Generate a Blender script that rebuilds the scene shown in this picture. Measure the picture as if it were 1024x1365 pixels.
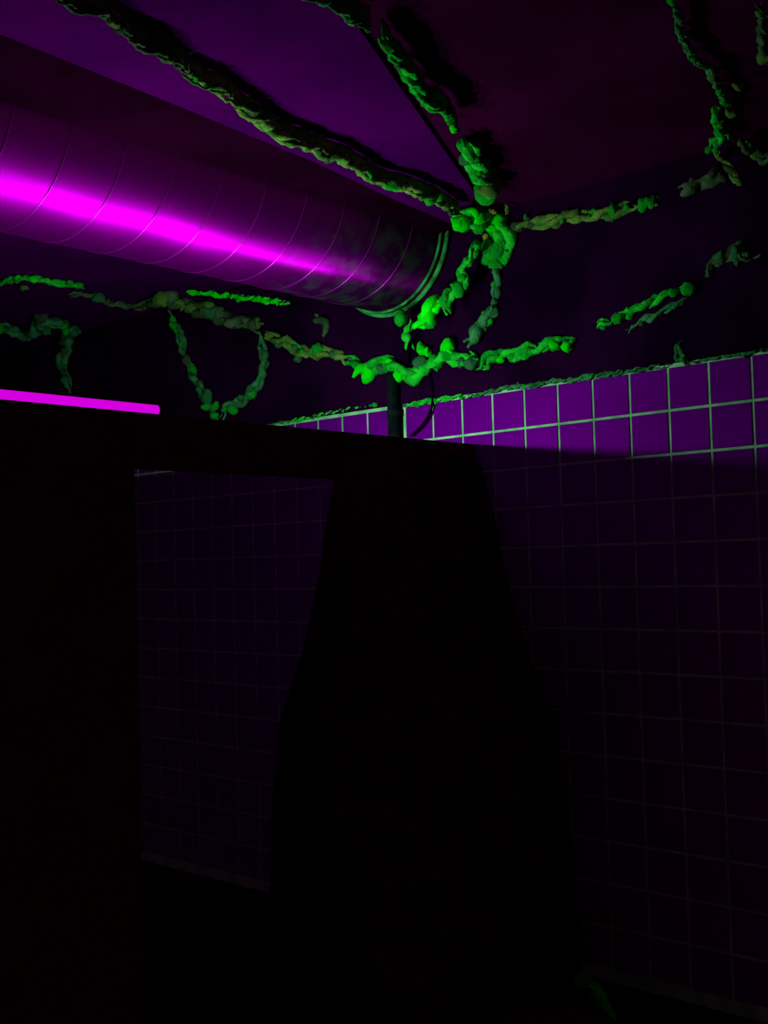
import bpy, bmesh, math, random
from mathutils import Vector, Matrix, noise

for o in list(bpy.data.objects):
    bpy.data.objects.remove(o)
SC = bpy.context.scene
COL = SC.collection
random.seed(7)

# ------------------------------------------------------------ camera
F, PITCH, ROLL, EYE = 1520.3, .0445, -.027, 1.5
cp, sp, cr, sr = math.cos(PITCH), math.sin(PITCH), math.cos(ROLL), math.sin(ROLL)
FW = Vector((0, cp, sp))
UP0 = Vector((0, -sp, cp))
RT = Vector((1, 0, 0)) * cr + UP0 * sr
UP = Vector((-1, 0, 0)) * sr + UP0 * cr
CAM = Vector((0, 0, EYE))
cam = bpy.data.cameras.new('camera')
cam.sensor_fit = 'HORIZONTAL'
cam.sensor_width = 36
cam.lens = F / 1024 * 36
cam.clip_start = .02
co = bpy.data.objects.new('camera', cam)
COL.objects.link(co)
m = Matrix((RT, UP, -FW)).transposed().to_4x4()
m.translation = CAM
co.matrix_world = m
SC.camera = co

# ------------------------------------------------------------ light and exposure
LAMP_POWER = 26.0
LAMP_COLOR = (.95, 2.1, 1.1)
WORLD = (.062, .026, .032)
SC.view_settings.view_transform = 'Standard'
SC.view_settings.look = 'None'
SC.view_settings.exposure = 0
SC.view_settings.gamma = 1
SC.view_settings.use_curve_mapping = False
w = bpy.data.worlds.new('dark_room_air')
SC.world = w
w.use_nodes = True
w.node_tree.nodes['Background'].inputs[0].default_value = (*WORLD, 1)
w.node_tree.nodes['Background'].inputs[1].default_value = 1

# ------------------------------------------------------------ room geometry from the photo
T = .15                                   # tile pitch
AZ, DIST = .7385, 23.589 * T
U0 = -19.5835 * T                         # grout column at the right of the pipe gap
ROW0 = EYE + 3.2934 * T                   # first grout line under the top tile row
TILETOP = ROW0 + T
GAP = .42 * T
CEIL = EYE + 1.33
WD = Vector((math.cos(AZ), -math.sin(AZ), 0))   # along the wall
WN = Vector((math.sin(AZ), math.cos(AZ), 0))    # out of the room
ZV = Vector((0, 0, 1))


def ray(x, y):
    return FW + RT * ((x - 512) / F) + UP * ((682.5 - y) / F)


def on_wall(x, y, off=0.0):
    d = ray(x, y)
    return CAM + d * ((DIST - off) / d.dot(WN))


def on_ceil(x, y, off=0.0):
    d = ray(x, y)
    return CAM + d * ((CEIL - off - EYE) / d.z)


def surf(x, y, off=0.0):
    """point on the wall or the ceiling seen through this pixel, plus the surface normal into the room"""
    p = on_wall(x, y, off)
    if p.z > CEIL - off:
        return on_ceil(x, y, off), -ZV
    return p, -WN


def wallp(u, z, off=0.0):
    p = WN * (DIST - off) + WD * u
    return Vector((p.x, p.y, z))


# ------------------------------------------------------------ materials
def new_mat(name):
    mt = bpy.data.materials.new(name)
    mt.use_nodes = True
    nt = mt.node_tree
    nt.nodes.clear()
    return mt, nt, nt.nodes.new('ShaderNodeOutputMaterial')


def surface_mat(name, c1, c2, scale=8, gloss=None, rough=.3, fac=.08, bump=0, bscale=60, lo=.4, hi=.6, detail=4):
    mt, nt, out = new_mat(name)
    N, L = nt.nodes, nt.links
    tc = N.new('ShaderNodeTexCoord')
    nz = N.new('ShaderNodeTexNoise')
    nz.inputs['Scale'].default_value = scale
    nz.inputs['Detail'].default_value = detail
    L.new(tc.outputs['Object'], nz.inputs['Vector'])
    rp = N.new('ShaderNodeValToRGB')
    rp.color_ramp.elements[0].position, rp.color_ramp.elements[1].position = lo, hi
    rp.color_ramp.elements[0].color, rp.color_ramp.elements[1].color = (*c1, 1), (*c2, 1)
    L.new(nz.outputs['Fac'], rp.inputs[0])
    df = N.new('ShaderNodeBsdfDiffuse')
    L.new(rp.outputs[0], df.inputs['Color'])
    last = df.outputs[0]
    bm_ = None
    if bump:
        n2 = N.new('ShaderNodeTexNoise')
        n2.inputs['Scale'].default_value = bscale
        n2.inputs['Detail'].default_value = 3
        L.new(tc.outputs['Object'], n2.inputs['Vector'])
        bm_ = N.new('ShaderNodeBump')
        bm_.inputs['Strength'].default_value = bump
        bm_.inputs['Distance'].default_value = .01
        L.new(n2.outputs['Fac'], bm_.inputs['Height'])
        L.new(bm_.outputs[0], df.inputs['Normal'])
    if gloss:
        gl = N.new('ShaderNodeBsdfGlossy')
        gl.inputs['Color'].default_value = (*gloss, 1)
        gl.inputs['Roughness'].default_value = rough
        if bm_:
            L.new(bm_.outputs[0], gl.inputs['Normal'])
        mx = N.new('ShaderNodeMixShader')
        mx.inputs[0].default_value = fac
        L.new(last, mx.inputs[1])
        L.new(gl.outputs[0], mx.inputs[2])
        last = mx.outputs[0]
    L.new(last, out.inputs[0])
    return mt


M = {}
M['plaster'] = surface_mat('dark_violet_plaster', (.010, .0003, .016), (.022, .0008, .030), 3, bump=.5, bscale=25)
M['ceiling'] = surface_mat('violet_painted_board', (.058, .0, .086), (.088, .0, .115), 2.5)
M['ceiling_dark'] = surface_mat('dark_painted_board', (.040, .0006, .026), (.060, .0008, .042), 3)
M['strip'] = surface_mat('dark_shade_strip', (.012, .0002, .008), (.020, .0003, .014), 4)  # shadow band beside the duct, put into a dark colour
M['floor'] = surface_mat('dark_floor', (.03, .002, .01), (.06, .006, .02), 5)
M['grout'] = surface_mat('pale_green_grout', (.20, .42, .30), (.40, .60, .46), 14)
M['tile'] = surface_mat('violet_glazed_tile', (.155, .0, .28), (.19, .0, .33), 6, gloss=(.6, .0, .8), rough=.45, fac=.025)
M['black'] = surface_mat('matt_black_paint', (.05, .002, .010), (.09, .003, .02), 6)
M['cloth'] = surface_mat('black_cloth', (.02, .0008, .003), (.05, .001, .008), 30)
M['pipe'] = surface_mat('dark_grey_pipe', (.006, .006, .014), (.010, .013, .018), 20)
M['cable'] = surface_mat('black_rubber', (.006, .001, .012), (.01, .001, .016), 20)
FOAM = {
    'bright': surface_mat('vivid_green_foam', (.0, .62, .006), (.008, .95, .012), 16, bump=.5, bscale=90),
    'green': surface_mat('green_foam', (.002, .22, .02), (.02, .55, .045), 18, bump=.6, bscale=90),
    'teal': surface_mat('grey_green_foam', (.02, .10, .045), (.06, .22, .12), 18, bump=.6, bscale=90),
    'olive': surface_mat('olive_foam', (.06, .14, .035), (.20, .27, .07), 18, bump=.6, bscale=90),
    'grey': surface_mat('dull_grey_foam', (.035, .06, .035), (.10, .12, .09), 18, bump=.6, bscale=90),
    'tan': surface_mat('tan_foam', (.30, .24, .05), (.55, .34, .06), 18, bump=.6, bscale=90),
}

# galvanised duct: brushed round the axis, so the highlight streaks along it
mt, nt, out = new_mat('galvanised_steel')
N, L = nt.nodes, nt.links
tc = N.new('ShaderNodeTexCoord')
nz = N.new('ShaderNodeTexNoise'); nz.inputs['Scale'].default_value = 9; nz.inputs['Detail'].default_value = 5
L.new(tc.outputs['Object'], nz.inputs['Vector'])
mr = N.new('ShaderNodeMapRange')
mr.inputs[3].default_value, mr.inputs[4].default_value = .50, .60
L.new(nz.outputs['Fac'], mr.inputs[0])
tg = N.new('ShaderNodeTangent'); tg.direction_type = 'RADIAL'; tg.axis = 'Z'
gl = N.new('ShaderNodeBsdfGlossy'); gl.distribution = 'GGX'
gl.inputs['Color'].default_value = (.84, .0, .88, 1)
gl.inputs['Anisotropy'].default_value = .75
gl.inputs['Rotation'].default_value = 0
L.new(mr.outputs[0], gl.inputs['Roughness'])
L.new(tg.outputs[0], gl.inputs['Tangent'])
df = N.new('ShaderNodeBsdfDiffuse'); df.inputs['Color'].default_value = (.07, .0, .085, 1)
g2 = N.new('ShaderNodeBsdfGlossy'); g2.inputs['Color'].default_value = (.80, .0, .84, 1); g2.inputs['Roughness'].default_value = .42
mg = N.new('ShaderNodeMixShader'); mg.inputs[0].default_value = .45
L.new(gl.outputs[0], mg.inputs[1]); L.new(g2.outputs[0], mg.inputs[2])
mx = N.new('ShaderNodeMixShader'); mx.inputs[0].default_value = .8
L.new(df.outputs[0], mx.inputs[1]); L.new(mg.outputs[0], mx.inputs[2])
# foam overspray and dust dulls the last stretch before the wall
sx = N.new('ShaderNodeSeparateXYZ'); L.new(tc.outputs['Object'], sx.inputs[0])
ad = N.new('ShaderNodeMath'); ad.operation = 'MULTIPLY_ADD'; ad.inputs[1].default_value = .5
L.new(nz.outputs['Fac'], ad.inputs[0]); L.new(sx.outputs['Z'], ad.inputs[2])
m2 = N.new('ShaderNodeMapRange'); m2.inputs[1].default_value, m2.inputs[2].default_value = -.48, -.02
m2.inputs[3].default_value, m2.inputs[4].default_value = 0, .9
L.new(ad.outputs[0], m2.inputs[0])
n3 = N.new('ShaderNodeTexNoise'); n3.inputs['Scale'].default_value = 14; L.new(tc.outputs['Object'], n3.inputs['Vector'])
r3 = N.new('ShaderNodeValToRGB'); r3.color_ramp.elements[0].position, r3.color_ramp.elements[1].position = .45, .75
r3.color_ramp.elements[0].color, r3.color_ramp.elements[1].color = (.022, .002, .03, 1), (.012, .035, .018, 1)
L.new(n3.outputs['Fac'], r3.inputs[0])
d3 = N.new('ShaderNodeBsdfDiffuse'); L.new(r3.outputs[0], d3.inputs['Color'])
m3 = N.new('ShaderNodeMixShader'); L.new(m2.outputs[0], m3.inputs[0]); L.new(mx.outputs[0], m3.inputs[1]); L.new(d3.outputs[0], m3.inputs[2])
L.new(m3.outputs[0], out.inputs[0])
M['duct'] = mt
M['seam'] = surface_mat('steel_seam', (.10, .002, .12), (.18, .004, .2), 10, gloss=(.8, .02, .85), rough=.35, fac=.5)
M['collar'] = surface_mat('foam_smeared_collar', (.02, .12, .04), (.06, .34, .12), 14)

mt, nt, out = new_mat('lit_violet_tube')
em = nt.nodes.new('ShaderNodeEmission')
em.inputs[0].default_value = (.66, .0, .74, 1); em.inputs[1].default_value = 1.0
nt.links.new(em.outputs[0], out.inputs[0])
M['tube'] = mt


# ------------------------------------------------------------ object helpers
def obj(name, bm, mat, parent=None, smooth=False):
    me = bpy.data.meshes.new(name)
    bmesh.ops.recalc_face_normals(bm, faces=bm.faces)
    bm.to_mesh(me); bm.free()
    if smooth:
        for p in me.polygons:
            p.use_smooth = True
    me.materials.append(mat)
    o = bpy.data.objects.new(name, me)
    COL.objects.link(o)
    if parent:
        o.parent = parent
    return o


def tag(o, label=None, cat=None, group=None, kind=None):
    if label: o['label'] = label
    if cat: o['category'] = cat
    if group: o['group'] = group
    if kind: o['kind'] = kind
    return o


def empty(name, loc=(0, 0, 0)):
    o = bpy.data.objects.new(name, None)
    o.location = loc
    o.empty_display_size = .05
    COL.objects.link(o)
    return o


def add_poly(bm, pts):
    return bm.faces.new([bm.verts.new(p) for p in pts])


def add_frame_box(bm, o, a, b, c, bevel=0.0):
    """box with corner o and edge vectors a, b, c"""
    vs = [bm.verts.new(o + a * i + b * j + c * k) for i in (0, 1) for j in (0, 1) for k in (0, 1)]
    fs = [bm.faces.new([vs[i] for i in q]) for q in
          ((0, 1, 3, 2), (4, 6, 7, 5), (0, 4, 5, 1), (2, 3, 7, 6), (0, 2, 6, 4), (1, 5, 7, 3))]
    if bevel:
        es = list({e for f in fs for e in f.edges})
        bmesh.ops.bevel(bm, geom=es, offset=bevel, segments=2, affect='EDGES')


def smooth_path(pts, step=.012):
    """Catmull-Rom through Vectors, evenly resampled"""
    P = [pts[0] * 2 - pts[1]] + list(pts) + [pts[-1] * 2 - pts[-2]]
    outp = []
    for i in range(1, len(P) - 2):
        n = max(2, int((P[i + 1] - P[i]).length / step))
        for k in range(n):
            t = k / n
            a, b, c, d = P[i - 1], P[i], P[i + 1], P[i + 2]
            outp.append(.5 * ((2 * b) + (c - a) * t + (2 * a - 5 * b + 4 * c - d) * t * t + (3 * b - a - 3 * c + d) * t ** 3))
    outp.append(P[-2].copy())
    return outp


def add_tube(bm, path, rad, seg=10, caps=True):
    n = len(path)
    rings = []
    ref = None
    for i, p in enumerate(path):
        t = (path[min(i + 1, n - 1)] - path[max(i - 1, 0)])
        t = t.normalized() if t.length > 1e-9 else Vector((0, 0, 1))
        if ref is None:
            ref = t.orthogonal().normalized()
        ref = (ref - t * ref.dot(t)).normalized()
        b = t.cross(ref)
        r = rad[i] if isinstance(rad, (list, tuple)) else rad
        rings.append([bm.verts.new(p + (ref * math.cos(a) + b * math.sin(a)) * r)
                      for a in (2 * math.pi * k / seg for k in range(seg))])
    for i in range(n - 1):
        for k in range(seg):
            bm.faces.new((rings[i][k], rings[i][(k + 1) % seg], rings[i + 1][(k + 1) % seg], rings[i + 1][k]))
    if caps:
        bm.faces.new(rings[0][::-1]); bm.faces.new(rings[-1])


# ------------------------------------------------------------ the setting
UL, UR = -9.0, 1.6                        # wall extent along WD
bm = bmesh.new()
add_frame_box(bm, wallp(UL, 0, 0), WD * (UR - UL), WN * .15, ZV * (TILETOP + .01))
wall = tag(obj('wall_back', bm, M['grout']), kind='structure',
           label='violet tiled wall with pale green grout lines')
bm = bmesh.new()
add_frame_box(bm, wallp(UL, TILETOP + .01, .014), WD * (UR - UL), WN * .16, ZV * (CEIL + .5 - TILETOP))
tag(obj('plaster_band', bm, M['plaster'], wall), label='dark bare plaster above the tiles')

bm = bmesh.new()
add_frame_box(bm, Vector((-9, -1.2, -.1)), Vector((15, 0, 0)), Vector((0, 12.5, 0)), ZV * .1)
tag(obj('floor', bm, M['floor']), kind='structure', label='dark floor of the unlit room')

# ceiling: violet board on the duct side, darker board beyond the foam joint
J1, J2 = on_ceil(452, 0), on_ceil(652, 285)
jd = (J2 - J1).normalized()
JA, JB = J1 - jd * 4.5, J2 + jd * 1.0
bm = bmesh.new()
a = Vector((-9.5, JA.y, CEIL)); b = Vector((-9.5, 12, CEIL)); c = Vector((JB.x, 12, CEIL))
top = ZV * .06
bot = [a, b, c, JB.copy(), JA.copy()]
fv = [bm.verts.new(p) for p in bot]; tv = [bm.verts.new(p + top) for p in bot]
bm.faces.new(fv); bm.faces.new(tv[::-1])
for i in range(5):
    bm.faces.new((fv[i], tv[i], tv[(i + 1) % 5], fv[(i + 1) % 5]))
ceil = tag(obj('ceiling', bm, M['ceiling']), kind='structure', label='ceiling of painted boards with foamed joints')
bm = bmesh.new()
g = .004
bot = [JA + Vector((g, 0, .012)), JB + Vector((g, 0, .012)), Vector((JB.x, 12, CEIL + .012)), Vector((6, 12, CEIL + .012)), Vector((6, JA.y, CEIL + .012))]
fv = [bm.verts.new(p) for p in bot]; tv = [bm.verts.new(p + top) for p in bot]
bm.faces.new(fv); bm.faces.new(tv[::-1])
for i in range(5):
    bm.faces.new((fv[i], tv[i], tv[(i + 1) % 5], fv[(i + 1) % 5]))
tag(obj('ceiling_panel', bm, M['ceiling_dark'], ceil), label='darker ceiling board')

bm = bmesh.new()
add_frame_box(bm, wallp(UL + .6, 0, 0), -WN * 6, -WD * .1, ZV * (CEIL + .3))
tag(obj('wall_left', bm, M['plaster']), kind='structure', label='dark wall at the end of the tiled wall')

# ------------------------------------------------------------ wall tiles, one by one
GR = .0095
tw, td = T - GR, .0035


def tile_bm(bm, o, w_, h_):
    c = .002
    lo = [o, o + WD * w_, o + WD * w_ + ZV * h_, o + ZV * h_]
    ins = [o + WD * c + ZV * c, o + WD * (w_ - c) + ZV * c, o + WD * (w_ - c) + ZV * (h_ - c), o + WD * c + ZV * (h_ - c)]
    B = [bm.verts.new(p + WN * .002) for p in lo]
    S = [bm.verts.new(p - WN * (td - .0015)) for p in lo]
    Tt = [bm.verts.new(p - WN * td) for p in ins]
    bm.faces.new(Tt)
    for i in range(4):
        k = (i + 1) % 4
        bm.faces.new((B[i], B[k], S[k], S[i])); bm.faces.new((S[i], S[k], Tt[k], Tt[i]))


bm = bmesh.new()
tile_bm(bm, Vector((0, 0, 0)), tw, tw)
first = obj('tile', bm, M['tile'], wall)
tile_me = first.data
used = False
rest = []
ncount = 0
for col in range(-36, 30):
    for row in range(0, 14):
        u = U0 + col * T - (GAP if col < -1 else 0) + GR / 2
        z = ROW0 - (row - 1) * T - T + GR / 2
        if z < .02 or u < UL + .6 or u + tw > UR:
            continue
        single = (-1 <= col <= 10 and row <= 9) or (-8 <= col <= -2 and row == 0) or (-15 <= col <= -4 and 1 <= row <= 7)
        p = wallp(u, z)
        if single:
            o = first if not used else bpy.data.objects.new('tile', tile_me)
            if used:
                COL.objects.link(o); o.parent = wall
            used = True
            o.location = p + WN * random.uniform(-.0008, .0008)
            ncount += 1
        else:
            rest.append(p)
bm = bmesh.new()
for p in rest:
    tile_bm(bm, p, tw, tw)
tag(obj('tile_field', bm, M['tile'], wall), kind='stuff')

# ------------------------------------------------------------ spiral duct
DR = .300
p_end = on_wall(522, 321, .02)
d_ax = WN.copy()
LEN = 4.3
t_ = Matrix.Translation(p_end) @ d_ax.to_track_quat('Z', 'Y').to_matrix().to_4x4()
duct = empty('spiral_duct')
duct.matrix_world = t_                    # local +Z runs into the wall, z = 0 at the wall
bm = bmesh.new()
SEG = 96
rings = []
for z in (-LEN, -3.2, -2.4, -1.6, -.8, 0, .10):
    rings.append([bm.verts.new((DR * math.cos(2 * math.pi * k / SEG), DR * math.sin(2 * math.pi * k / SEG), z)) for k in range(SEG)])
for i in range(len(rings) - 1):
    for k in range(SEG):
        bm.faces.new((rings[i][k], rings[i][(k + 1) % SEG], rings[i + 1][(k + 1) % SEG], rings[i + 1][k]))
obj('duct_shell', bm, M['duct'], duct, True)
PITCHD = .187
turns = 22
for i in range(turns):
    z0 = -.13 - i * PITCHD
    path = []
    for k in range(73):
        a = 2 * math.pi * k / 72 + .6
        path.append(Vector((DR * math.cos(a), DR * math.sin(a), z0 - PITCHD * k / 72)))
    bm = bmesh.new()
    add_tube(bm, path, .0026, 6)
    obj('seam', bm, M['seam'], duct, True)
for z, r_, wd_ in ((-.045, DR + .004, .010), (-.015, DR + .012, .016)):
    bm = bmesh.new()
    path = [Vector(((r_) * math.cos(2 * math.pi * k / 96), (r_) * math.sin(2 * math.pi * k / 96), z)) for k in range(97)]
    add_tube(bm, path, wd_ * .6, 8, False)
    tag(obj('end_collar', bm, M['collar'], duct, True), label='collar ring smeared with green foam')
tag(duct, 'large spiral-wound steel ventilation duct glowing magenta under the ceiling', 'duct')


def on_duct_under(x, y, lift=.012):
    """point on the duct's skin nearest this pixel's ray (used for foam hugging its underside)"""
    d = ray(x, y).normalized()
    # closest points of ray and axis
    w0 = CAM - p_end
    b_ = d.dot(d_ax); d1 = d.dot(w0); e1 = d_ax.dot(w0)
    den = 1 - b_ * b_
    s = (b_ * e1 - d1) / den
    q = CAM + d * s
    ax = p_end + d_ax * (q - p_end).dot(d_ax)
    n = (q - ax).normalized()
    return ax + n * (DR + lift), n


# dark sloping strip added to stand for the duct's shadow on the ceiling
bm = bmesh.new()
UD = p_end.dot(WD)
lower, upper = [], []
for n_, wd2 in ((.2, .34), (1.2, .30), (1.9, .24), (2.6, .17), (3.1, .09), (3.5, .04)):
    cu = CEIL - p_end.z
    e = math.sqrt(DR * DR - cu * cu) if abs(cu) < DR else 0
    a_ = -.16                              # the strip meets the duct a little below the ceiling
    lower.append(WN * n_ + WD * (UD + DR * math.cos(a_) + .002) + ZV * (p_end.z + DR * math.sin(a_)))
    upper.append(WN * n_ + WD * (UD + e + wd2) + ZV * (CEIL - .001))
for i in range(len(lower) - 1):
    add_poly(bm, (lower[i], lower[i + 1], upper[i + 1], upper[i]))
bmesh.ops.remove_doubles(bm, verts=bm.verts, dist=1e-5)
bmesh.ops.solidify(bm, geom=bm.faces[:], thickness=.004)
tag(obj('duct_shade_1', bm, M['strip']), kind='structure', label='dark sloping strip standing in for the duct shadow on the ceiling')

# ------------------------------------------------------------ canopy, lamps
E1 = on_wall(632, 592, .004)
ZT = E1.z                                  # top of the canopy
E1 = Vector((E1.x, E1.y, ZT))
CL = 2.3
can = empty('canopy_shelf', (E1 - WN * CL * .5 - ZV * .16).to_tuple())
inv = Matrix.Translation(-can.location)


def cbox(name, o, a, b, c, mat, parent, bevel=0.0, base=None):
    bm = bmesh.new()
    add_frame_box(bm, o, a, b, c, bevel)
    bmesh.ops.transform(bm, matrix=Matrix.Translation(-(base if base is not None else parent.location)), verts=bm.verts)
    return obj(name, bm, mat, parent)


cbox('fascia', E1 - ZV * .165, -WN * CL, -WD * .02, ZV * .165, M['black'], can, .003)
cbox('top_plate', E1 - WD * .02 - ZV * .018, -WN * CL, -WD * .40, ZV * .018, M['black'], can)
cbox('added_light_stop', E1 - WD * .42 - ZV * .03, -WN * CL, -WD * .012, ZV * .055, M['black'], can)  # unseen lip, added to keep lamp light off the wall below
tag(can, 'long matt black canopy shelf projecting from the tiled wall under the duct', 'shelf')

# flat ultraviolet light bar lying on the canopy shelf
LU = .17                                   # distance behind the front edge
lp_c = E1 - WN * 1.3 - WD * LU
lamp = empty('light_bar', lp_c.to_tuple())
cbox('lamp_base', lp_c - WN * .72 - WD * .03, WN * 1.1, WD * .06, ZV * .008, M['black'], lamp, .002)
for sdist, share in ((.85, .36), (1.3, .30), (1.75, .34)):
    q = E1 - WN * sdist - WD * LU
    cbox('lens', q - WN * .03 - WD * .015 + ZV * .008, WN * .06, WD * .03, ZV * .003, M['pipe'], lamp)
    ld = bpy.data.lights.new('uv_light', 'POINT')
    ld.energy = LAMP_POWER * share
    ld.color = LAMP_COLOR
    ld.shadow_soft_size = .007
    lo = bpy.data.objects.new('uv_light', ld)
    COL.objects.link(lo)
    lo.parent = lamp
    lo.location = q + ZV * .021 - lp_c
tag(lamp, 'slim ultraviolet light bar lying on the black canopy shelf behind its edge', 'lamp')

# violet tube lamp, lying along the shelf and seen above its edge
tp0 = E1 - WN * 1.47 - WD * .06
tp1 = E1 - WN * 2.25 - WD * .06
tl = empty('tube_lamp', ((tp0 + tp1) / 2).to_tuple())
base = tl.location.copy()
bm = bmesh.new()
zt = ZV * .020
add_tube(bm, [p - base for p in (tp0 + zt, tp0 * .5 + tp1 * .5 + zt, tp1 + zt)], .016, 20)
obj('glass_tube', bm, M['tube'], tl, True)
for p, s in ((tp0, 1), (tp1, -1)):
    bm = bmesh.new()
    add_tube(bm, [p - base + zt, p - base + zt + WN * s * .03], .017, 16)
    add_frame_box(bm, p - base - WD * .018 + (WN * s * .005), WN * s * .02, WD * .036, ZV * .02)
    obj('end_cap', bm, M['black'], tl)
tag(tl, 'glowing magenta tube lamp lying along the top of the black canopy shelf', 'lamp')

# tall black cabinet carrying the canopy
cf = None
for k in range(400):
    q = E1 - WN * (k * .01)
    d = q - CAM
    px = 512 + F * d.dot(RT) / d.dot(FW)
    if px < 187:
        cf = q; break
cab = empty('tall_cabinet', (cf.x, cf.y, 0))
cb = Vector((cf.x, cf.y, 0))
H = ZT - .019
cbox('body', cb - WD * .025, -WN * 1.1, -WD * .385, ZV * H, M['black'], cab, .004)
for k in range(2):
    dr = cbox('door', cb + WD * .001 - WD * .025 - WN * (.01 + k * .55) + ZV * .08, -WN * .53, WD * .018, ZV * (ZT - .17 - .08), M['black'], cab, .003)
    hp = cb - WD * .004 - WN * ((.46 + k * .2)) + ZV * (H * .55)
    cbox('handle', hp, -WN * .015, WD * .025, ZV * .16, M['pipe'], dr, .003, base=cab.location)
tag(cab, 'tall black cabinet supporting the end of the canopy shelf', 'cabinet')

# black cloth draped stand in front of the wall
dc = CAM + ray(553, 900) * 3.72
dc = Vector((dc.x, dc.y, 0))
bm = bmesh.new()
prof = [(0, 1.88), (.10, 1.885), (.20, 1.86), (.245, 1.80), (.272, 1.68), (.30, 1.5), (.36, 1.25), (.445, 1.0), (.475, .7), (.485, .35), (.495, .02)]
SEG = 72
rings = []
for r_, z in prof[1:]:
    fold = .0 if z > 1.8 else (1.8 - z) / 1.8
    rings.append([bm.verts.new((r_ * (1 + .05 * fold * math.sin(13 * a + 2 * math.sin(3 * a))) * math.cos(a),
                                r_ * (1 + .05 * fold * math.sin(13 * a + 2 * math.sin(3 * a))) * math.sin(a), z))
                  for a in (2 * math.pi * k / SEG for k in range(SEG))])
tip = bm.verts.new((0, 0, prof[0][1]))
for k in range(SEG):
    bm.faces.new((tip, rings[0][k], rings[0][(k + 1) % SEG]))
for i in range(len(rings) - 1):
    for k in range(SEG):
        bm.faces.new((rings[i][k], rings[i + 1][k], rings[i + 1][(k + 1) % SEG], rings[i][(k + 1) % SEG]))
bmesh.ops.translate(bm, verts=bm.verts, vec=(0, 0, -.02 + .001))
dr = obj('draped_stand', bm, M['cloth'], None, True)
dr.location = dc
tag(dr, 'tall stand hidden under black cloth, flaring towards the floor', 'stand')

# ------------------------------------------------------------ pipe in the gap between the tiles, cable
uc = U0 - T - GAP / 2
p0 = wallp(uc, 1.0, .035)
z0, z1 = .02, on_wall(528, 498).z
bm = bmesh.new()
add_tube(bm, [Vector((0, 0, z0)), Vector((0, 0, 1.2)), Vector((0, 0, z1))], .027, 20)
pp = obj('wall_pipe', bm, M['pipe'], None, True)
pp.location = (p0.x, p0.y, 0)
for z in (TILETOP - .03, .9):
    bm = bmesh.new()
    add_tube(bm, [Vector((0, 0, z - .012)), Vector((0, 0, z + .012))], .031, 20)
    add_frame_box(bm, Vector((0, 0, z - .01)) - WD * .01, WD * .02, WN * .034, ZV * .02)
    obj('pipe_clip', bm, M['pipe'], pp)
tag(pp, 'dark vertical pipe running down between two columns of tiles', 'pipe')

cpts = [on_wall(x, y, .02) for x, y in ((566, 470), (573, 500), (577, 528), (574, 548), (564, 566), (548, 581))]
bm = bmesh.new()
sp_ = smooth_path(cpts)
add_tube(bm, [p - sp_[-1] for p in sp_], .006, 8)
cb_ = obj('loose_cable', bm, M['cable'], None, True)
cb_.location = sp_[-1]
tag(cb_, 'thin black cable hanging in a curve beside the wall pipe', 'cable')
spts = [on_wall(590, 408, .09), on_wall(574, 420, .06), on_wall(556, 440, .05), on_wall(545, 462, .04), on_wall(543, 486, .03)]
bm = bmesh.new()
sp_ = smooth_path(spts)
add_tube(bm, [p - sp_[0] for p in sp_], .007, 8)
cb_ = obj('black_strap', bm, M['cable'], None, True)
cb_.location = sp_[0]
tag(cb_, 'black strap curving down from the end of the duct through green foam', 'strap')

# ------------------------------------------------------------ sprayed foam
LUMPS = []
for v in range(7):
    bm = bmesh.new()
    bmesh.ops.create_icosphere(bm, subdivisions=3, radius=1)
    el = random.uniform(1.0, 1.55)
    bend = random.uniform(-.35, .35)
    for vv in bm.verts:
        q = vv.co.copy()
        d = .30 * noise.noise(q * 1.3 + Vector((v * 7.3, 0, 0))) + .10 * noise.noise(q * 3.4 + Vector((0, v * 5.1, 0)))
        q *= (1 + d)
        q.x *= el
        q.y += bend * q.x * q.x
        q.z *= .9
        vv.co = q
    me = bpy.data.meshes.new('foam_lump')
    bm.to_mesh(me); bm.free()
    for p in me.polygons: p.use_smooth = True
    me.materials.append(FOAM['green'])
    LUMPS.append(me)
for v in range(5):                         # curled worm pieces
    bm = bmesh.new()
    arc = random.uniform(1.6, 3.6)
    path, rad = [], []
    for k in range(15):
        t = k / 14
        a = (t - .5) * arc
        path.append(Vector((math.sin(a) * .95, .95 * math.cos(a) - .5, .25 * math.sin(2.3 * t * math.pi + v))))
        rad.append(.52 * math.sin(math.pi * min(max(t, .04), .96)) ** .45 * (1 + .18 * math.sin(9 * t + v)))
    add_tube(bm, path, rad, 12)
    bmesh.ops.recalc_face_normals(bm, faces=bm.faces)
    me = bpy.data.meshes.new('foam_curl')
    bm.to_mesh(me); bm.free()
    for p in me.polygons: p.use_smooth = True
    me.materials.append(FOAM['green'])
    LUMPS.append(me)


def pick(mix):
    r = random.random() * sum(w_ for _, w_ in mix)
    for k, w_ in mix:
        r -= w_
        if r <= 0: return k
    return mix[0][0]


def add_lump(parent, pos, size, key, direction=None, mesh=None):
    o = bpy.data.objects.new('foam_lump', mesh or random.choice(LUMPS))
    COL.objects.link(o)
    o.parent = parent
    o.location = pos - parent.location
    x = direction.normalized() if direction is not None and direction.length > 1e-6 else Vector((random.gauss(0, 1), random.gauss(0, 1), random.gauss(0, 1))).normalized()
    q = x.to_track_quat('X', 'Z') @ Matrix.Rotation(random.uniform(0, 6.28), 3, 'X').to_quaternion()
    o.rotation_euler = q.to_euler()
    s = size * random.uniform(.85, 1.15)
    o.scale = (s, s, s)
    o.material_slots[0].link = 'OBJECT'
    o.material_slots[0].material = FOAM[key]
    return o


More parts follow.
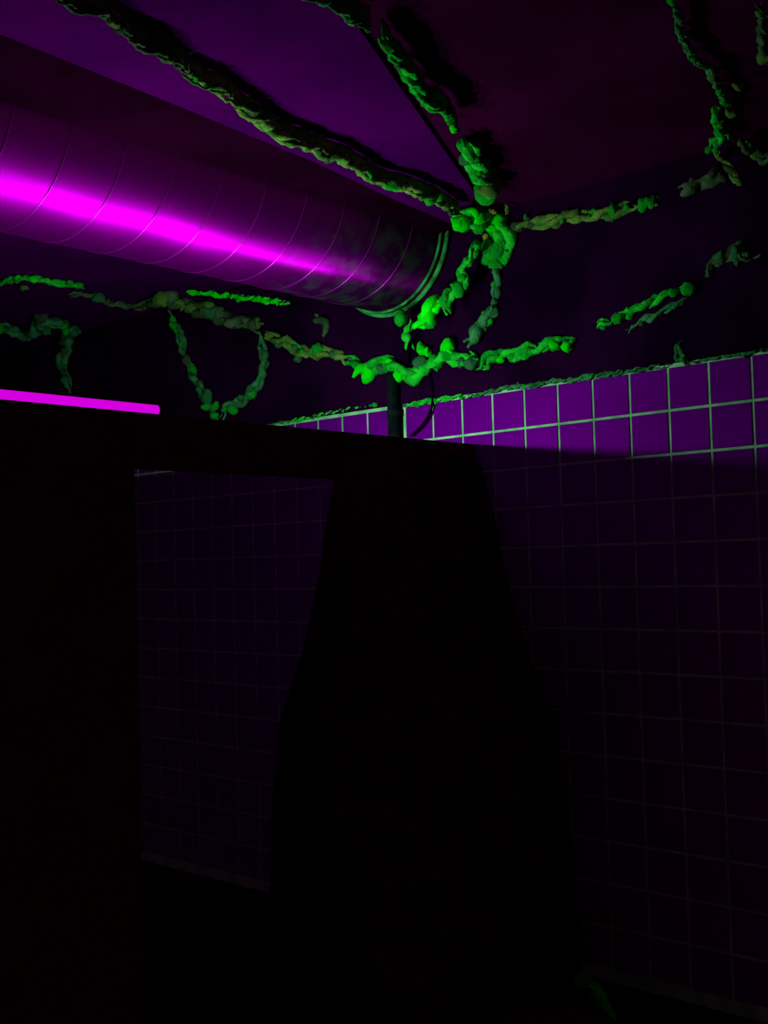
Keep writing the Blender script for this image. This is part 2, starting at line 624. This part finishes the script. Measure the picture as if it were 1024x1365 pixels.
def foam_run(name, label, px, width, mix, base='green', lump_gap=1.7, spots=(), where=None, strands=2, lump_size=1.0, fat=1.0, cat='foam', taper=True, hang=0.0):
    """px: pixels along the bead; width: bead width in pixels; lumps at random along it and at `spots` (x, y, r_px, key)"""
    fn = where or surf
    pts, nrm = [], []
    for x, y in px:
        p, n = fn(x, y, 0.0)
        r = width * .5 * (p - CAM).dot(FW) / F
        p, n = fn(x, y, r * .75 + hang)
        pts.append(p); nrm.append(n)
    org = pts[0].copy()
    depth = sum((p - CAM).dot(FW) for p in pts) / len(pts)
    r0 = width * .5 * depth / F
    path = smooth_path(pts, max(.006, r0 * .4))
    n = len(path)
    seed = random.uniform(0, 100)
    bm = bmesh.new()
    layers = [(0.0, k) for k in range(strands)]
    if hang:                               # thin fin added above the bead to make its dark shade band
        rows = []
        for i, p in enumerate(path):
            t = (path[min(i + 1, n - 1)] - path[max(i - 1, 0)]).normalized()
            nn = nrm[min(int(i / n * len(nrm)), len(nrm) - 1)]
            side = t.cross(nn).normalized()
            q = p - org
            rows.append([bm.verts.new(q + side * sd * .004 - nn * (hang + .012) * up) for sd, up in ((-1, 0), (1, 0), (1, 1), (-1, 1))])
        for i in range(n - 1):
            for k in range(4):
                bm.faces.new((rows[i][k], rows[i][(k + 1) % 4], rows[i + 1][(k + 1) % 4], rows[i + 1][k]))
        bm.faces.new(rows[0]); bm.faces.new(rows[-1][::-1])
    for lift, sidx in layers:
        pp_, rr = [], []
        arc = 0
        for i, p in enumerate(path):
            if i: arc += (p - path[i - 1]).length
            t = (path[min(i + 1, n - 1)] - path[max(i - 1, 0)]).normalized()
            nn = nrm[min(int(i / n * len(nrm)), len(nrm) - 1)]
            side = t.cross(nn)
            ph = arc / r0 * .55 + sidx * math.pi * 2 / strands + 1.4 * noise.noise(Vector((arc / r0 * .3, seed, 0)))
            off = side * math.cos(ph) * r0 * .48 + nn * math.sin(ph) * r0 * .35
            off += Vector((noise.noise(Vector((arc / r0 * .5, seed, 3))), noise.noise(Vector((arc / r0 * .5, seed, 7))), noise.noise(Vector((arc / r0 * .5, seed, 11))))) * r0 * .55
            k = .52 + .42 * noise.noise(Vector((arc / r0 * .42, seed + 9 * sidx, 1))) + .26 * noise.noise(Vector((arc / r0 * 1.3, seed, 5 + sidx)))
            if taper:
                k *= min(1, .25 + 3.2 * i / n, .25 + 3.2 * (n - 1 - i) / n)
            pp_.append(p - org + off * (1 if not lift else .4) - nn * lift); rr.append((max(.16, k) if not lift else max(.5, k + .2)) * r0 * fat)
        add_tube(bm, pp_, rr, 9)
    for v in bm.verts:
        q = (v.co + org) / r0
        v.co += Vector((noise.noise(q * .9), noise.noise(q * .9 + Vector((9, 0, 0))), noise.noise(q * .9 + Vector((0, 9, 0))))) * r0 * .28
    o = obj(name, bm, FOAM[base], None, True)
    o.location = org
    tag(o, label, cat)
    if lump_gap:
        acc = random.uniform(0, lump_gap) * r0
        for i in range(1, n):
            acc += (path[i] - path[i - 1]).length
            if acc > lump_gap * r0:
                acc = -random.uniform(0, .8) * lump_gap * r0
                t = path[i] - path[i - 1]
                nn = nrm[min(int(i / n * len(nrm)), len(nrm) - 1)]
                jit = Vector((random.gauss(0, 1), random.gauss(0, 1), random.gauss(0, 1))) * r0 * .28
                add_lump(o, path[i] + jit + nn * r0 * .15, r0 * random.uniform(.5, .85) * lump_size, pick(mix), t.normalized() + jit / r0)
    for x, y, r, key in spots:
        p, nn = fn(x, y, 0)
        rm = r * (p - CAM).dot(FW) / F
        p, nn = fn(x, y, rm * .8)
        add_lump(o, p, rm * .82, key)
    return o


G1 = [('green', 5), ('bright', 3), ('teal', 2), ('olive', 1)]
G2 = [('green', 3), ('olive', 3), ('grey', 2), ('teal', 2)]
G3 = [('olive', 3), ('grey', 3), ('teal', 2), ('green', 1)]
G4 = [('bright', 6), ('green', 4), ('olive', 1), ('tan', .5)]

foam_run('foam_bead', 'dull olive foam bead on the ceiling joint above the near end of the duct',
         [(70, -12), (86, 3), (105, 12), (140, 20), (165, 42), (190, 62), (222, 74), (250, 97)], 15, G3, 'grey', 2.0, hang=.04)
foam_run('foam_bead', 'green foam bead along the ceiling joint beside the duct up to the knot',
         [(250, 99), (275, 115), (300, 122), (320, 142), (345, 160), (370, 179), (400, 190), (430, 203), (455, 211), (485, 228), (508, 243), (540, 250), (565, 260), (590, 272), (612, 287)],
         19, [('green', 4), ('olive', 3), ('bright', 1.2), ('grey', 2)], 'olive', 1.6, hang=.035)
foam_run('foam_bead', 'short foam bead with an orange lump on the ceiling joint between the boards',
         [(398, -10), (420, 2), (440, 6), (462, 20), (478, 32), (494, 38)], 14, G2, 'teal', 1.9, spots=[(470, 27, 9, 'tan'), (432, 5, 8, 'green')], hang=.04)
foam_run('foam_bead', 'lumpy green foam bead hanging on the ceiling joint between violet and dark board',
         [(510, 50), (520, 68), (535, 85), (546, 98), (555, 115), (566, 130), (576, 141), (592, 145), (603, 163), (609, 174)], 19,
         [('green', 4), ('teal', 2), ('olive', 1), ('bright', 1)], 'green', 1.7, spots=[(545, 95, 14, 'green'), (557, 118, 13, 'green'), (569, 134, 12, 'olive'), (604, 168, 8, 'grey')], hang=.035)
foam_run('foam_bead', 'twisted green foam bead dropping from the ceiling joint into the knot',
         [(620, 188), (628, 203), (635, 220), (644, 232), (652, 246), (655, 258)], 28, G1, 'green', 1.5,
         spots=[(630, 205, 13, 'green'), (638, 222, 13, 'green'), (655, 250, 17, 'olive'), (645, 262, 13, 'green'), (664, 247, 11, 'olive'), (648, 249, 7, 'tan')])
foam_run('foam_knot', 'large bright green foam knot where the ceiling joints meet at the duct end',
         [(612, 290), (626, 285), (640, 290), (655, 298), (668, 310), (672, 326), (664, 342)], 31, G4, 'green', 1.1, lump_size=.95,
         spots=[(619, 299, 15, 'green'), (632, 280, 13, 'bright'), (641, 288, 13, 'bright'), (658, 302, 14, 'bright'), (666, 294, 14, 'bright'), (637, 306, 9, 'green'),
                (656, 280, 6, 'tan'), (675, 279, 7, 'olive'), (649, 317, 6, 'tan'), (652, 333, 12, 'green'), (650, 345, 13, 'green'), (662, 352, 10, 'green'), (672, 325, 11, 'green'), (676, 338, 7, 'green'), (636, 327, 9, 'green')], taper=False)
foam_run('foam_bead', 'olive foam bead running right of the knot along the top of the wall',
         [(682, 303), (705, 300), (728, 295), (748, 291), (775, 287), (800, 285), (825, 279), (858, 272), (880, 266)], 20, G2, 'olive', 1.8,
         spots=[(690, 306, 8, 'tan'), (705, 293, 9, 'teal'), (722, 296, 11, 'olive'), (742, 298, 8, 'olive'), (818, 282, 10, 'green'), (858, 273, 11, 'green')])
foam_run('foam_bead', 'dull foam bead at the wall top just before the ceiling branch',
         [(905, 255), (922, 248), (938, 243), (952, 236), (962, 224)], 22, G3, 'grey', 1.8)
foam_run('foam_bead', 'foam strand climbing the dark ceiling board away from the wall',
         [(896, -6), (904, 20), (910, 45), (918, 64), (930, 82), (944, 90), (953, 104), (962, 122), (972, 146), (980, 150)], 14, G2, 'teal', 2.0,
         spots=[(950, 98, 9, 'olive'), (960, 120, 8, 'green'), (966, 134, 9, 'green'), (974, 148, 8, 'olive'), (984, 115, 8, 'olive')])
foam_run('foam_bead', 'short thick green foam strand between two strands on the dark ceiling board',
         [(952, 143), (956, 158), (957, 172), (962, 182), (950, 197), (946, 200)], 16, [('green', 5), ('bright', 1), ('teal', 2)], 'green', 1.7, spots=[(958, 176, 10, 'green'), (945, 200, 7, 'green')])
foam_run('foam_bead', 'olive foam strand slanting down towards the wall from the ceiling branch',
         [(955, 202), (965, 214), (975, 228), (984, 242), (992, 248)], 14, G2, 'olive', 1.8)
foam_run('foam_bead', 'brown-green foam patch on the dark ceiling board next to the slanting strand',
         [(988, 186), (1002, 196), (1016, 208), (1032, 205)], 24, [('olive', 4), ('grey', 2), ('tan', .7)], 'grey', 1.5)
foam_run('foam_bead', 'stubby dull foam strand on the dark ceiling board over the brown patch',
         [(1012, 5), (1018, 20), (1016, 44), (1020, 78), (1030, 86)], 14, G3, 'grey', 2.0, spots=[(1018, 76, 10, 'olive'), (1014, 17, 8, 'olive')])
foam_run('foam_strand', 'thin green foam strand hanging from the knot over the dark plaster',
         [(668, 340), (664, 362), (663, 380), (661, 398), (658, 412)], 13, [('teal', 3), ('green', 2)], 'teal', 2.2)
foam_run('foam_strand', 'dim teal foam lump with a tail under the hanging strand',
         [(660, 410), (652, 420), (645, 432), (634, 446), (622, 458)], 20, [('teal', 4), ('green', 1)], 'teal', 1.9, spots=[(651, 422, 13, 'green'), (644, 433, 10, 'teal')])


def near_collar(x, y, off=0.0):
    return on_wall(x, y, off + .10), -WN


foam_run('foam_strand', 'foam strand curling off the end collar of the duct',
         [(634, 325), (628, 342), (618, 356), (616, 372), (612, 388), (602, 396), (594, 408), (598, 418)], 16, G1, 'green', 1.6, where=near_collar,
         spots=[(617, 370, 8, 'green'), (611, 384, 9, 'green'), (597, 393, 10, 'green'), (592, 404, 9, 'green')])
foam_run('foam_strand', 'cluster of bright green foam folds below the end collar of the duct',
         [(586, 400), (578, 408), (570, 418), (562, 430), (554, 436)], 26, G4, 'bright', 1.4, where=near_collar,
         spots=[(583, 407, 11, 'bright'), (574, 413, 12, 'bright'), (569, 424, 11, 'bright'), (575, 430, 9, 'green'), (535, 424, 10, 'green')])
foam_run('foam_strand', 'green foam strand joining the folds to the wide bead on the wall',
         [(552, 424), (548, 436), (543, 448), (547, 460), (550, 470)], 16, G1, 'green', 1.6)
foam_run('foam_bead', 'wide bright green foam bead on the wall under the duct end',
         [(462, 478), (478, 486), (492, 492), (505, 488), (520, 484), (532, 494), (545, 500), (562, 494), (580, 482), (600, 478), (620, 480), (642, 482)], 25, G1, 'green', 1.4,
         spots=[(480, 495, 14, 'bright'), (492, 498, 12, 'bright'), (499, 486, 8, 'bright'), (521, 482, 7, 'bright'), (534, 495, 8, 'olive'), (541, 500, 7, 'tan'), (563, 467, 11, 'bright'), (573, 468, 10, 'bright'),
                (598, 463, 13, 'bright'), (600, 471, 11, 'bright'), (590, 474, 9, 'green'), (562, 484, 13, 'teal'), (582, 486, 8, 'green'), (617, 483, 9, 'teal')])
foam_run('foam_bead', 'green foam bead with an orange-tipped lump, broken along the dark plaster',
         [(626, 472), (634, 482), (642, 490), (656, 474), (668, 476), (680, 470), (695, 470), (712, 466), (730, 460), (748, 457), (766, 450)], 20, G1, 'green', 1.5,
         spots=[(639, 486, 10, 'tan'), (632, 476, 8, 'green'), (663, 476, 10, 'green'), (683, 476, 8, 'green'), (757, 462, 10, 'bright'), (740, 460, 10, 'green')])
foam_run('foam_bead', 'green foam bead slanting up the plaster left of the wide bead, dim at its start',
         [(355, 447), (375, 453), (392, 463), (410, 470), (428, 470), (445, 472), (462, 482)], 20, [('green', 4), ('olive', 2), ('teal', 2)], 'olive', 1.6,
         spots=[(397, 478, 7, 'teal'), (402, 464, 9, 'green'), (450, 472, 9, 'olive')])
foam_run('foam_bead', 'straight green foam bead rising along the dark plaster',
         [(796, 433), (815, 428), (840, 416), (865, 404), (890, 392), (918, 382)], 17, [('green', 5), ('teal', 2), ('olive', 1)], 'green', 1.6, spots=[(918, 385, 13, 'green'), (825, 424, 10, 'green')])
foam_run('foam_bead', 'thin dim foam bead just under the straight rising bead',
         [(836, 443), (856, 430), (880, 418), (905, 404), (920, 398)], 12, [('teal', 3), ('grey', 2)], 'teal', 2.2)
foam_run('foam_bead', 'dim foam pieces at the upper end of the rising line on the plaster',
         [(944, 368), (948, 356), (962, 344), (978, 338), (984, 330), (994, 346), (1012, 334)], 17, [('teal', 3), ('grey', 2), ('olive', 1)], 'grey', 1.7, spots=[(982, 340, 11, 'teal')])
foam_run('foam_strand', 'small upright foam spike just above the tile edge',
         [(917, 487), (911, 474), (905, 478), (906, 462), (912, 452)], 12, [('green', 2), ('teal', 2)], 'teal', 1.8)
foam_run('foam_bead', 'dim olive foam bead by the wall top with two strands hanging from it',
         [(186, 408), (205, 403), (222, 397), (242, 405), (262, 410), (285, 418), (305, 428), (328, 430), (348, 438)], 22, G3, 'grey', 1.6,
         spots=[(216, 398, 13, 'olive'), (285, 418, 11, 'teal'), (327, 430, 12, 'grey'), (338, 432, 10, 'grey')])
foam_run('foam_strand', 'foam strand hanging down from the dim olive bead to a green tip',
         [(225, 412), (233, 432), (241, 452), (246, 472), (256, 495), (266, 515), (276, 535), (288, 556)], 15, [('teal', 4), ('green', 2), ('grey', 2)], 'teal', 1.9,
         spots=[(280, 540, 12, 'green'), (288, 553, 11, 'green'), (276, 530, 9, 'teal')])
foam_run('foam_strand', 'foam strand curving back up from the green tip to the olive bead',
         [(294, 558), (300, 545), (313, 540), (326, 532), (340, 518), (350, 500), (354, 482), (350, 462), (345, 442)], 17, [('teal', 4), ('green', 2), ('grey', 2)], 'teal', 1.9,
         spots=[(312, 542, 12, 'green'), (336, 524, 9, 'green')])
foam_run('foam_bead', 'dim green foam bead with a drooping end near the tube lamp',
         [(-12, 434), (5, 438), (22, 443), (36, 446), (50, 436), (62, 428), (78, 432), (100, 442)], 20, [('teal', 4), ('green', 2), ('olive', 2)], 'teal', 1.6,
         spots=[(55, 425, 10, 'grey'), (100, 440, 11, 'teal')])
foam_run('foam_strand', 'dull foam strand drooping from the dim bead towards the tube lamp',
         [(88, 442), (92, 460), (84, 478), (84, 492), (92, 508), (93, 528)], 17, [('teal', 4), ('grey', 3)], 'teal', 1.8)
under = lambda x, y, off=0.0: on_duct_under(x, y, .004 + off)
foam_run('foam_bead', 'bright thin foam smear along the underside of the duct at its near end',
         [(-14, 380), (6, 376), (28, 371), (50, 372), (70, 376), (96, 379), (112, 382)], 12, [('green', 3), ('bright', 2), ('olive', 1)], 'green', 1.8,
         spots=[(46, 372, 8, 'bright'), (94, 377, 6, 'green'), (32, 386, 8, 'olive')])
foam_run('foam_bead', 'bright thin foam smear along the underside of the duct further along',
         [(250, 388), (275, 391), (298, 394), (320, 397), (345, 399), (368, 402), (388, 405)], 10, [('bright', 3), ('green', 2)], 'bright', 2.0)
foam_run('foam_bead', 'dull foam pieces strung along under the duct between two smears',
         [(90, 394), (115, 393), (132, 397), (150, 405), (170, 408), (186, 406)], 11, G3, 'grey', 2.0, spots=[(132, 396, 8, 'teal')])
foam_run('foam_strand', 'grey foam flap hanging from the duct underside near its end',
         [(418, 424), (428, 428), (436, 432), (432, 446)], 16, [('grey', 1)], 'grey', 0)
foam_run('foam_bead', 'thin foam bead along the top edge of the tiles left of the pipe',
         [(352, 568), (372, 564), (395, 560), (420, 555), (440, 550), (460, 547), (480, 543), (505, 540)], 6, [('green', 3), ('teal', 2)], 'green', 2.4, spots=[(500, 540, 5, 'green')])
foam_run('foam_bead', 'thick green foam bead on the tile edge right of the pipe',
         [(540, 541), (556, 538), (572, 535), (585, 533), (600, 530), (618, 527)], 9, [('green', 3), ('teal', 2)], 'green', 2.0)
foam_run('foam_bead', 'dull crumbling foam bead along the top tile edge',
         [(620, 529), (640, 526), (660, 520), (685, 516), (710, 514), (735, 508), (760, 506), (785, 502), (810, 499), (840, 494), (870, 490), (893, 486)], 9, [('teal', 4), ('green', 1), ('grey', 2)], 'teal', 2.2)
foam_run('foam_bead', 'thin dark foam bead on the tile edge beyond the foam spike',
         [(922, 484), (945, 478), (965, 475), (988, 472), (1006, 468), (1030, 463)], 6, [('teal', 4), ('grey', 2)], 'teal', 2.6, spots=[(993, 474, 5, 'teal'), (1018, 466, 5, 'teal')])

# ------------------------------------------------------------ things on the floor by the wall
def on_floor(x, y):
    d = ray(x, y)
    return CAM + d * (-EYE / d.z)


bp = CAM + ray(742, 1345) * 3.1
bk = empty('round_bin', (bp.x, bp.y, 0))
bm = bmesh.new()
prof = [(.15, 0), (.155, .02), (.165, .16), (.168, .20), (.160, .235), (.135, .262), (.09, .28), (.0, .29)]
SEG = 40
rings = [[bm.verts.new((r_ * math.cos(2 * math.pi * k / SEG), r_ * math.sin(2 * math.pi * k / SEG), z)) for k in range(SEG)] for r_, z in prof[:-1]]
tip = bm.verts.new((0, 0, prof[-1][1]))
for i in range(len(rings) - 1):
    for k in range(SEG):
        bm.faces.new((rings[i][k], rings[i][(k + 1) % SEG], rings[i + 1][(k + 1) % SEG], rings[i + 1][k]))
for k in range(SEG):
    bm.faces.new((rings[-1][k], rings[-1][(k + 1) % SEG], tip))
bm.faces.new(rings[0][::-1])
obj('bin_body', bm, M['black'], bk, True)
bm = bmesh.new()
add_tube(bm, [Vector((.168 * math.cos(2 * math.pi * k / 40), .168 * math.sin(2 * math.pi * k / 40), .20)) for k in range(41)], .006, 8, False)
obj('lid_rim', bm, M['pipe'], bk, True)
tag(bk, 'low black round bin with a domed lid standing on the floor', 'bin')


def on_bin_side(x, y, off=0.0):
    return CAM + ray(x, y) * (3.28 - off), Vector((0, -1, 0))


foam_run('foam_offcut', 'faintly green foam offcut leaning behind the black round bin',
         [(770, 1303), (786, 1312), (799, 1328), (806, 1348), (810, 1372), (812, 1400), (812, 1428)], 26, [('green', 3), ('bright', 2)], 'bright', 1.6, where=on_bin_side)
